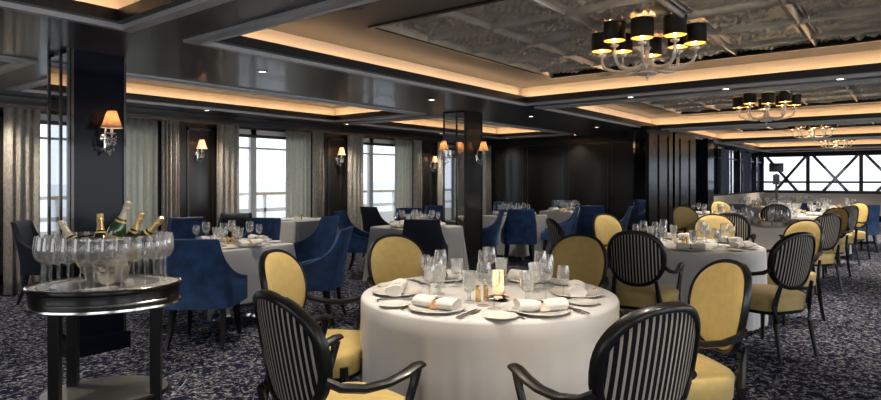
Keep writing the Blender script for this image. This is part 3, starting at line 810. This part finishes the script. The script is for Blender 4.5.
# ---- tableware prototypes ----
ZT0 = .7535
def lathe_obj(name, prof, m, n=20, **k):
    b = MB(); b.lathe(prof, n, **k); return b.build(name, m, ang=45)
def wine(name, h, r, foot=.036, m=M_GLASS, n=20):
    hb = h*.50
    return lathe_obj(name, [(.0005, .001), (foot, .0015), (foot*.9, .003), (.006, .008), (.0035, .02), (.0035, h-hb-.008), (.008, h-hb), (r*.62, h-hb+.012), (r*.93, h-hb*.72), (r, h-hb*.52), (r*.92, h-hb*.22), (r*.80, h), (r*.80-.0012, h), (r*.90, h-hb*.22), (r*.975, h-hb*.52), (r*.90, h-hb*.70), (r*.58, h-hb+.016), (.0005, h-hb+.006)], m, n)
P_WL = Proto(wine('wine_glass', .225, .040)); P_WS = Proto(wine('wine_glass', .195, .033)); P_GOB = None
def goblet():
    b = MB(); n = 12
    b.lathe([(.0005, .001), (.034, .002), (.030, .006), (.009, .012), (.009, .045), (.014, .055), (.026, .065), (.033, .085), (.036, .12), (.041, .165), (.039, .165), (.033, .12), (.029, .088), (.0005, .066)], n)
    return b.build('cut_goblet', M_CUT, ang=20)
P_GOB = Proto(goblet())
P_PLATE = Proto(lathe_obj('dinner_plate', [(.0005, .0), (.07, .0), (.085, .004), (.135, .013), (.142, .016), (.140, .019), (.09, .009), (.0005, .006)], M_PORC, 40))
P_SIDE = Proto(lathe_obj('side_plate', [(.0005, .0), (.045, .0), (.055, .003), (.080, .010), (.0815, .013), (.055, .007), (.0005, .005)], M_PORC, 32))
def napkin(cardm=None):
    t = empty('rolled_napkin')        # long axis y
    b = MB(); rnd = random.Random(3)
    def fn(u, v):
        a = u*2*PI; y = (v-.5)*.245; pinch = 1-.28*math.exp(-((v-.5)/.10)**2); fl = 1+.10*abs(v-.5)*2
        rr = (.038*pinch*fl)*(1+.05*math.sin(a*3+1)+.03*math.sin(a*5+v*6)); return (rr*1.15*math.cos(a), y+.004*math.sin(a*2), .027+rr*.78*math.sin(a))
    b.grid(fn, 28, 16, True)
    n = 28
    def cap(j, yo):
        base = j*n; c = [b.v[base+k] for k in range(n)]; cc = (sum(p[0] for p in c)/n, c[0][1]+yo, sum(p[2] for p in c)/n); b.v.append(cc); ci = len(b.v)-1
        for k in range(n): b.f.append([base+k, base+(k+1) % n, ci]); b.m.append(0)
    cap(0, .008); cap(15, -.008)
    body = b.build('napkin_cloth', M_NAPKIN, t, ang=60)
    b = MB(); b.tube([(.0335*math.cos(2*PI*k/20), 0, .027+.0235*math.sin(2*PI*k/20)) for k in range(21)], [(.0015, .006)]*21, 6, up=(0, 1, 0))
    b.tube([(.0, 0, .05), (.02, .03, .042), (.035, .055, .022), (.04, .08, .012)], [(.005, .0015)]*4, 6); b.tube([(.0, 0, .05), (-.015, -.02, .05), (-.03, -.035, .034)], [(.005, .0015)]*3, 6)
    b.build('ribbon', M_RIBBON, t)
    if cardm:
        b = MB(); b.rbox((.036, .006, .024), (.0015, .045, .038), ry=-.35); b.build('card', cardm, t, smooth=False)
    return t
P_NAP = Proto(napkin(M_CARD)); P_NAPT = Proto(napkin(M_TAN)); P_NAPN = Proto(napkin(None))
def knife():
    b = MB(); b.tube([(-.115, 0, .004), (-.10, 0, .005), (-.02, 0, .0045), (0, 0, .004)], [(.004, .002), (.007, .003), (.005, .0025), (.004, .002)], 8)
    b.tube([(0, 0, .004), (.03, .001, .004), (.09, .001, .004), (.115, .004, .004)], [(.006, .001), (.009, .001), (.009, .001), (.002, .001)], 6); return b.build('table_knife', M_SILVER)
def fork():
    b = MB(); b.tube([(-.10, 0, .003), (-.08, 0, .004), (-.01, 0, .004), (.03, 0, .007), (.045, 0, .005)], [(.007, .0015), (.006, .0015), (.003, .002), (.004, .0015), (.011, .0012)], 8)
    for k in range(4): b.tube([(.045, (k-1.5)*.006, .005), (.07, (k-1.5)*.0065, .003), (.092, (k-1.5)*.006, .006)], [.0016, .0015, .0008], 5)
    return b.build('table_fork', M_SILVER)
P_KN = Proto(knife()); P_FK = Proto(fork())
def shaker():
    b = MB(); b.solid([(.014, 0), (.016, .004), (.014, .02), (.013, .06), (.015, .066), (.012, .078), (.004, .084)], 16); return b.build('shaker', M_GOLD)
P_SH = Proto(shaker())
def candle():
    t = empty('candle_holder')
    b = MB(); b.lathe([(.0005, .002), (.030, .002), (.031, .02), (.0315, .135), (.029, .135), (.0285, .01), (.0005, .01)], 24); b.build('glass_shade', MATS['frost'], t)
    b = MB(); b.solid([(.018, .012), (.018, .035)], 16); b.build('candle', M_NAPKIN, t)
    b = MB(); b.lathe([(.0005, .036), (.005, .044), (.0035, .056), (.0005, .066)], 8); b.build('flame', M_CANDLE, t)
    return t
P_CA = Proto(candle())
P_TL = Proto(lathe_obj('small_tealight', [(.0005, .001), (.024, .001), (.028, .03), (.030, .055), (.028, .055), (.026, .03), (.0005, .008)], MATS['frost'], 18))
def butterdish():
    t = empty('butter_dish'); b = MB(); b.lathe([(.0005, .0), (.035, .0), (.045, .012), (.056, .016), (.056, .019), (.043, .016), (.032, .006), (.0005, .005)], 28); b.build('dish', M_DARKM if False else M_BLACKW, t)
    b = MB(); b.lathe([(.056, .016), (.058, .018), (.056, .020)], 28); b.build('rim', M_GOLD, t)
    b = MB(); b.solid([(.026, .006), (.026, .016), (.02, .022)], 20); b.build('butter', M_NAPKIN, t)
    return t
P_BD = Proto(butterdish())

def wz(o, z=ZT0): return (o[0], o[1], z)
def setting(c, ang, R, tn, sn, lvl=3, nap=None, rnd=random):
    rx, ry = math.cos(ang), math.sin(ang)      # outwards to the sitter
    tx, ty = ry*-1, rx*1                        # left-hand perpendicular of outward
    # sitter faces -outward ; sitter's right = outward rotated +90 -> (tx,ty)
    P = lambda out, right: (c[0]+rx*out+tx*right, c[1]+ry*out+ty*right)
    at = ', %s, %s' % (sn, tn.replace('the ', '', 1))
    r = R-.185
    P_PLATE.put(wz(P(r, 0)), 0, 'white dinner plate'+at, 'plate', 'dinner plates')
    pr = nap or rnd.choice((P_NAP, P_NAPN, P_NAPT))
    o = pr.put(wz(P(r, 0), ZT0+.008), ang+rnd.uniform(-.25, .25), 'ribbon-tied white napkin'+at, 'napkin', 'rolled napkins')
    if lvl >= 2:
        P_SIDE.put(wz(P(r+.03, -.235)), 0, 'small white bread plate'+at, 'plate', 'bread plates')
        o = P_KN.put(wz(P(r, .172)), ang+PI, 'silver table knife'+at, 'knife', 'table knives')
        o = P_FK.put(wz(P(r, -.148)), ang+PI, 'silver table fork'+at, 'fork', 'table forks')
    if lvl >= 3:
        P_KN.put(wz(P(r+.01, .195)), ang+PI, 'second, outer silver knife'+at, 'knife', 'table knives')
        P_FK.put(wz(P(r+.02, -.235), ZT0+.012), ang+PI+.2, 'silver butter knife lying on the bread plate'+at, 'knife', 'table knives') if False else None
    P_WL.put(wz(P(r-.21, .155)), 0, 'tall clear wine glass'+at, 'glass', 'wine glasses')
    P_WS.put(wz(P(r-.165, .235)), 0, 'shorter clear wine glass'+at, 'glass', 'wine glasses')
    P_GOB.put(wz(P(r-.235, .055)), 0, 'cut-crystal water goblet'+at, 'glass', 'cut-crystal goblets')

def centre(c, tn, big=False):
    P_SH.put((c[0], c[1], ZT0), 0, 'gold salt shaker at the centre of '+tn, 'shaker', 'gold shakers')
    P_SH.put((c[0]+.035, c[1]-.03, ZT0), 0, 'gold pepper shaker at the centre of '+tn, 'shaker', 'gold shakers')
    P_TL.put((c[0]+.02, c[1]+.08, ZT0), 0, 'small frosted tealight glass, '+tn.replace('the ', '', 1), 'candle', 'tealights')

# T1
c1 = W(488, 3.50)
table('round', c1[0], c1[1], .73, 'round table under a floor-length cloth, nearest in the picture', 'white cloth falling in soft folds over the nearest round table', .03, seed=1)
T1P = [((437, 308.5), 'front left place', P_NAPT), ((397, 292.5), 'left place', P_NAPN), ((444, 279), 'back left place', P_NAPN), ((541, 311), 'front right place', P_NAP), ((577, 294), 'right place', P_NAPN), ((528, 280), 'back right place', P_NAPN)]
for (pp, sn, np_) in T1P:
    w = WZ(pp[0], pp[1], .76); a = math.atan2(w[1]-c1[1], w[0]-c1[0]); rr = math.hypot(w[1]-c1[1], w[0]-c1[0])
    setting(c1, a, rr+.185, 'the nearest round table', sn, 3, np_)
w = WZ(478, 301, .755); P_SH.put(wz(w), 0, 'gold salt shaker left of the glowing candle on the nearest table', 'shaker', 'gold shakers')
w = WZ(486, 300, .755); P_SH.put(wz(w), 0, 'gold pepper shaker close beside the glowing candle on the nearest table', 'shaker', 'gold shakers')
w = WZ(498, 294, .755); P_CA.put(wz(w), 0, 'glowing frosted glass candle holder at the centre of the nearest table', 'candle'); point('candle_light', (w[0], w[1], ZT0+.075), .9, (1, .62, .3), .01)
w = WZ(498, 300, .755); P_BD.put(wz(w), 0, 'round butter dish with gold rim before the candle on the nearest table', 'dish')

RT = [(W(683, 6.10), .74, 'the second round table', 'the second round table', 2, 6, .5), (W(761, 8.9), .74, 'the third round table', '', 1, 6, .3), (W(803, 11.5), .74, 'the fourth round table', '', 1, 6, .3), (W(712, 10.9), .6, 'the small round table beside the dark pier', '', 1, 4, .2), (W(838, 14.0), .7, 'the fifth round table, far right', '', 1, 4, .3), (W(758, 14.5), .7, 'the far round table along the cream half wall', '', 1, 5, .3), (W(795, 17.5), .7, 'the farthest round table under the far windows', '', 1, 5, .3)]
ON = ['first place clockwise', 'second place clockwise', 'third place clockwise', 'fourth place clockwise', 'fifth place clockwise', 'sixth place clockwise']
PN6 = ['right place', 'far right place', 'far left place', 'left place', 'near left place', 'near right place']
PN4 = ['right place', 'far place', 'left place', 'near place']; PN5 = ['right place', 'far right place', 'far left place', 'near left place', 'near right place']
for i, (c, R, tn, _, lvl, ns, a0) in enumerate(RT):
    table('round', c[0], c[1], R, 'white-clothed round dining table, '+tn.replace('the ', '', 1)+' by distance', 'white cloth over '+tn, .05, seed=i+5)
    rnd = random.Random(i+50)
    # viewer's right is world direction TH-90deg
    for k in range(ns):
        a = TH-PI/2+2*PI*(k+(.25 if ns == 6 else 0))/ns
        setting(c, a, R, tn, {6: PN6, 4: PN4, 5: PN5}[ns][k], lvl, None, rnd)
    centre(c, tn)
ST_ = [(W(228, 6.12), .48, None, 'the square table by the trolley', 0, 2, .24), (W(300, 10.0), .46, None, 'the square table at the middle window', 0, 0, .12), (W(417, 8.5), .48, None, 'the square table before the mirrored pillar', 0, 1, .06), (W(514, 11.2), .46, None, 'the square table right of the mirrored pillar', 0, 1, .06), (W(567, 12.75), .44, None, 'the square table against the dark end wall', 0, 1, .06)]
PS = ['window-side right place', 'window-side left place', 'aisle-side left place', 'aisle-side right place']
for i, (c, hx, hy, tn, rz, lvl, hem) in enumerate(ST_):
    table('square', c[0], c[1], hx, 'small square dining table on a chrome disc base, '+tn.replace('the ', '', 1), 'white square cloth over '+tn, hem, rz, hy, seed=i+30)
    rnd = random.Random(i+80)
    if lvl:
        for k, a in enumerate((0, PI/2, PI, -PI/2)):
            setting(c, a, hx+.06, tn, ['right-hand place', 'window-side place', 'left-hand place', 'aisle-side place'][k], 2 if lvl == 2 else 1, None, rnd)
        centre(c, tn)
    else:
        for k, a in enumerate((0, PI)):
            P_SIDE.put((c[0]+.3*math.cos(a), c[1], ZT0), 0, 'white plate on %s, %s side' % (tn, ['right', 'left'][k]), 'plate', 'bread plates')
        P_SH.put((c[0]-.05, c[1]-.1, ZT0), 0, 'gold shaker standing on '+tn, 'shaker', 'gold shakers')
        P_TL.put((c[0]-.05, c[1]+.05, ZT0), 0, 'small frosted tealight on '+tn, 'candle', 'tealights')

# ================= TROLLEY =================
tc = W(106, 3.28); TR = ROT(-12)
t = empty('champagne_trolley', (tc[0], tc[1], 0), TR+math.radians(0)); tag(t, 'black oval champagne trolley with silver top and a ring of glasses', 'trolley')
TA, TB = .285, .37     # x (away), y (sideways)
def oring(b, prof, n=56): b.lathe(prof, n, sx=TA, sy=TB)
def TLOC(px, f):
    x, y = W(px, f); dx, dy = x-tc[0], y-tc[1]; return (dx*math.cos(TR)+dy*math.sin(TR), -dx*math.sin(TR)+dy*math.cos(TR))
TLEG = [TLOC(55, 3.08), TLOC(73, 3.36), TLOC(156, 3.24), TLOC(157, 3.5)]
b = MB(); oring(b, [(.001, .832), (.98, .832), (.985, .838), (.001, .8381)]); b.build('tray_top', M_TRAYTOP, t)
b = MB(); oring(b, [(.98, .832), (.985, .842), (1.02, .845), (1.035, .838), (1.03, .822), (1.0, .815), (1.0, .745), (1.02, .735), (.95, .735), (.95, .83)]); b.build('apron', M_BLACKW, t)
b = MB(); oring(b, [(1.0, .748), (1.045, .745), (1.05, .735), (1.02, .728)]); oring(b, [(.995, .842), (1.02, .847), (1.03, .842)]); b.build('silver_edge', M_SILVER, t)
b = MB(); oring(b, [(.001, .24), (.86, .24), (.88, .25), (.86, .262), (.001, .262)]); b.cur = 1; oring(b, [(.001, .263), (.84, .263)]); b.build('lower_shelf', [M_BLACKW, mat('shelf_steel', (.55, .54, .53), .35, .9)], t)
for k, (ax, ay) in enumerate(TLEG):
    b = MB(); b.rbox((ax, ay, .415), (.052, .052, .66)); b.build('leg', M_BLACKW, t, bevel=.004, smooth=False)
    cs = empty('x') if False else None
    b = MB(); b.lathe([(.0005, -.012), (.036, -.012), (.038, 0), (.036, .012), (.0005, .012)], 20, M=Matrix.Translation((ax, ay, .039)) @ Matrix.Rotation(PI/2, 4, 'X'))
    b.rbox((ax, ay, .078), (.05, .034, .012)); b.build('caster', M_DARKM, t)
b = MB()
b.tube([(-.14, -.40, .28), (-.14, -.44, .33), (-.14, -.43, .38), (-.14, -.37, .36), (-.14, -.35, .28)], .006, 8); b.build('push_rail', M_CHROME, t); b = MB()
b.tube([(.05, -.36, .26), (.05, -.42, .30), (.05, -.45, .39)], .006, 8); b.build('push_rail', M_CHROME, t)
b = MB(); b.tube([(TA*1.06*math.cos(a), TB*1.06*math.sin(a), .772) for a in [math.radians(150+5*k) for k in range(19)]], .006, 8); b.build('handle', M_SILVER, t)
def TW(lx, ly):
    c, s_ = math.cos(TR), math.sin(TR); return (tc[0]+lx*c-ly*s_, tc[1]+lx*s_+ly*c)
ZTR = .8385
# glass bowls hang in an upper ring in the photo: rim rail
M_GLASST = glassmat('trolley_glass', (.99, .99, .99), .04, .95, .02, facing=.27, diff=.02, edge=.28)
P_TG = Proto(wine('stemmed_glass', .268, .041, .034, M_GLASST, 22))
NG = 30; front = []
pos = []
for k in range(NG):
    a = 2*PI*k/NG+.05; lx, ly = (TA-.05)*math.cos(a), (TB-.07)*math.sin(a); pos.append((lx, ly))
fr = sorted([p for p in pos if p[0] < 0], key=lambda p: -p[1]); bk = sorted([p for p in pos if p[0] >= 0], key=lambda p: -p[1])
ORD = ['leftmost', 'second from left', 'third from left', 'fourth from left', 'fifth from left', 'sixth from left', 'seventh from left', 'eighth from left', 'ninth from left', 'tenth from left', 'eleventh from left', 'twelfth from left', 'thirteenth from left', 'fourteenth from left', 'fifteenth from left']
for row, nm in ((fr, 'front'), (bk, 'back')):
    for k, (lx, ly) in enumerate(row):
        w = TW(lx, ly); lab = ORD[k] if k < len(row)-1 else 'rightmost'
        P_TG.put((w[0], w[1], ZTR), 0, 'empty round-bowled stem glass on the trolley, %s in the %s row' % (lab, nm), 'glass', 'stem glasses on the trolley')
# ice bucket
b = MB()
w = TW(0, -.005)
t = empty('champagne_bucket', (w[0], w[1], ZTR), TR); tag(t, 'large engraved silver champagne bucket in the middle of the trolley', 'bucket')
b = MB(); b.lathe([(.001, .002), (.09, .002), (.095, .01), (.10, .03), (.115, .08), (.14, .14), (.155, .18), (.168, .235), (.172, .25), (.168, .252), (.163, .245), (.15, .18), (.11, .09), (.095, .03), (.001, .012)], 40)
b.build('bowl', mat('hammered_silver', (.60, .58, .54), .16, 1, bump=.6, bscale=35), t)
b = MB(); b.tube([(.170*math.cos(2*PI*k/40), .170*math.sin(2*PI*k/40), .251) for k in range(41)], .006, 8); b.build('rim', M_CHROME, t)
for s_ in (-1, 1):
    b = MB(); b.tube([(0, .160*s_, .21), (0, .195*s_, .215), (0, .205*s_, .18), (0, .18*s_, .15), (0, .14*s_, .145)], .006, 8); b.build('handle', M_CHROME, t)
def bottle_proto(bm, fm, name='champagne_bottle'):
    t = empty(name)
    b = MB(); b.lathe([(.0005, .006), (.025, .0), (.044, .004), (.045, .02), (.045, .155), (.042, .18), (.030, .21), (.020, .235), (.0165, .25)], 24); b.build('glass_body', bm, t)
    b = MB(); b.lathe([(.0218, .232), (.0172, .25), (.0155, .285), (.0185, .288), (.0185, .298), (.016, .302), (.0175, .312), (.0165, .325), (.009, .331), (.0005, .332)], 20); b.build('foil', fm, t)
    b = MB(); b.lathe([(.0452, .06), (.0455, .061), (.0455, .14), (.0452, .141)], 24); b.lathe([(.030, .212), (.026, .222)], 24) ; b.build('label', M_LABEL, t)
    return t
BP = [Proto(bottle_proto(M_BOTTLED, M_FOILP)), Proto(bottle_proto(M_BOTTLED, M_FOIL)), Proto(bottle_proto(M_BOTTLE, M_FOILP)), Proto(bottle_proto(M_BOTTLED, M_FOIL)), Proto(bottle_proto(M_BOTTLED, M_FOIL))]
# tip pixel, base local (away, left), label
BT = [((60, 221), (0.0, .06), -.02, 'champagne bottle leaning hard left out of the bucket'),
      ((100, 213), (.03, .03), .10, 'upright champagne bottle with pale gold foil, second from left'),
      ((129, 201), (-.03, .02), -.02, 'tallest champagne bottle, green glass, leaning right at the middle'),
      ((142, 212), (.08, -.05), .10, 'champagne bottle with gold foil standing right of the green one'),
      ((163, 217), (.0, -.03), -.01, 'champagne bottle leaning hard right over the bucket rim')]
for i, (tp, bs, dd, lab) in enumerate(BT):
    f = 3.28+dd; z = EYE+(HY-tp[1])*f/FPX; tx_, ty_ = W(tp[0], f); T = Vector((tx_, ty_, z))
    bx, by = TW(*bs); zb = ZTR+.06
    B = Vector((bx, by, zb)); d = (T-B).normalized(); B = T-d*.332
    o = BP[i].put(B, 0, lab, 'bottle', 'champagne bottles'); o.rotation_mode = 'QUATERNION'; o.rotation_quaternion = Vector((0, 0, 1)).rotation_difference(d)

# monitor near far windows
b = MB(); xw, yw = 23.5, 3.75
t = empty('wall_screen', (xw, yw, 0), 0); tag(t, 'small dark screen on a slim pedestal before the far windows', 'screen')
b = MB(); b.box(-.03, .03, -.22, .22, 1.68, 1.98); b.build('screen_panel', M_LIP, t, bevel=.008, smooth=False)
b = MB(); b.tube([(0, 0, 0.03), (0, 0, 1.62)], .035, 10); b.solid([(.2, 0), (.2, .03)], 24); b.rbox((0, 0, 1.42), (.08, .20, .34)); b.build('stand', M_DARKM, t)

# ================= OUTSIDE =================
b = MB(); b.box(-800, 2500, -2500, 2500, -14.2, -14); o = struct(b.build('sea', MATS['sea_water'], smooth=False), 'structure')
b = MB(); b.box(X0, XD+.2, YW+.15, YW+3.2, -.25, -.1); o = struct(b.build('promenade_deck', M_DECK, smooth=False))
t = empty('deck_railing', (4.5, YW+3.0, -.1)); tag(t, 'pale ship railing with teak top rail outside the left windows', 'railing')
b = MB(); b.box(-8, 9, -.06, .06, 1.16, 1.22); b.build('top_rail', M_DECK, t, smooth=False)
b = MB(); b.box(-8, 9, -.02, .02, 0, .62); b.box(-8, 9, -.03, .03, .78, .86); b.build('bulwark', M_HULL, t, smooth=False)
for k in range(12):
    b = MB(); x = -7.7+1.45*k; b.box(x-.03, x+.03, -.03, .03, 0, 1.16); b.build('post', M_HULL, t, smooth=False)

# ================= LIGHT =================
w = bpy.data.worlds.new('World'); SC.world = w; w.use_nodes = True; nt = w.node_tree; nt.nodes.clear()
out = nt.nodes.new('ShaderNodeOutputWorld'); bg = nt.nodes.new('ShaderNodeBackground')
tcn = nt.nodes.new('ShaderNodeTexCoord'); sp = nt.nodes.new('ShaderNodeSeparateXYZ'); rp = nt.nodes.new('ShaderNodeValToRGB')
rp.color_ramp.elements[0].position = .0; rp.color_ramp.elements[0].color = (.80, .87, .97, 1)
rp.color_ramp.elements[1].position = .35; rp.color_ramp.elements[1].color = (.95, .97, 1, 1)
nt.links.new(tcn.outputs['Generated'], sp.inputs[0]); nt.links.new(sp.outputs['Z'], rp.inputs['Fac']); nt.links.new(rp.outputs['Color'], bg.inputs['Color'])
bg.inputs['Strength'].default_value = .98; nt.links.new(bg.outputs[0], out.inputs[0])

def area(name, loc, rot, sx, sy, e, col=(.93, .96, 1)):
    l = bpy.data.lights.new(name, 'AREA'); l.shape = 'RECTANGLE'; l.size = sx; l.size_y = sy; l.energy = e; l.color = col
    o = bpy.data.objects.new(name, l); COL.objects.link(o); o.location = loc; o.rotation_euler = rot; return o
for k in range(5): area('window_daylight', (-1.0+4*k, Y0-.2, 1.3), (-PI/2+PI, 0, 0), 3, 2, 24)  # fill lamps added outside the unseen right-hand openings
area('window_daylight', (X0+.05, -2.5, 1.4), (PI/2, 0, -PI/2), 4, 1.8, 32)  # added fill lamps in front of the closed wall behind the camera
area('window_daylight', (X0+.05, 3.5, 1.4), (PI/2, 0, -PI/2), 4, 1.8, 26)
cam = bpy.data.cameras.new('camera'); co = bpy.data.objects.new('camera', cam); COL.objects.link(co)
co.location = (0, 0, EYE); co.rotation_euler = (PI/2, 0, TH-PI/2); cam.sensor_width = 36; cam.lens = FPX/881*36; cam.shift_y = -20/881
cam.clip_end = 5000; SC.camera = co
SC.view_settings.view_transform = 'Standard'; SC.view_settings.look = 'None'; SC.view_settings.gamma = 1; SC.view_settings.exposure = 1.05
SC.view_settings.use_curve_mapping = False
SC.cycles.max_bounces = 10; SC.cycles.transparent_max_bounces = 24; SC.cycles.glossy_bounces = 4; SC.cycles.diffuse_bounces = 4
SC.cycles.use_denoising = True; SC.cycles.caustics_reflective = False; SC.cycles.caustics_refractive = False; SC.cycles.sample_clamp_indirect = 6
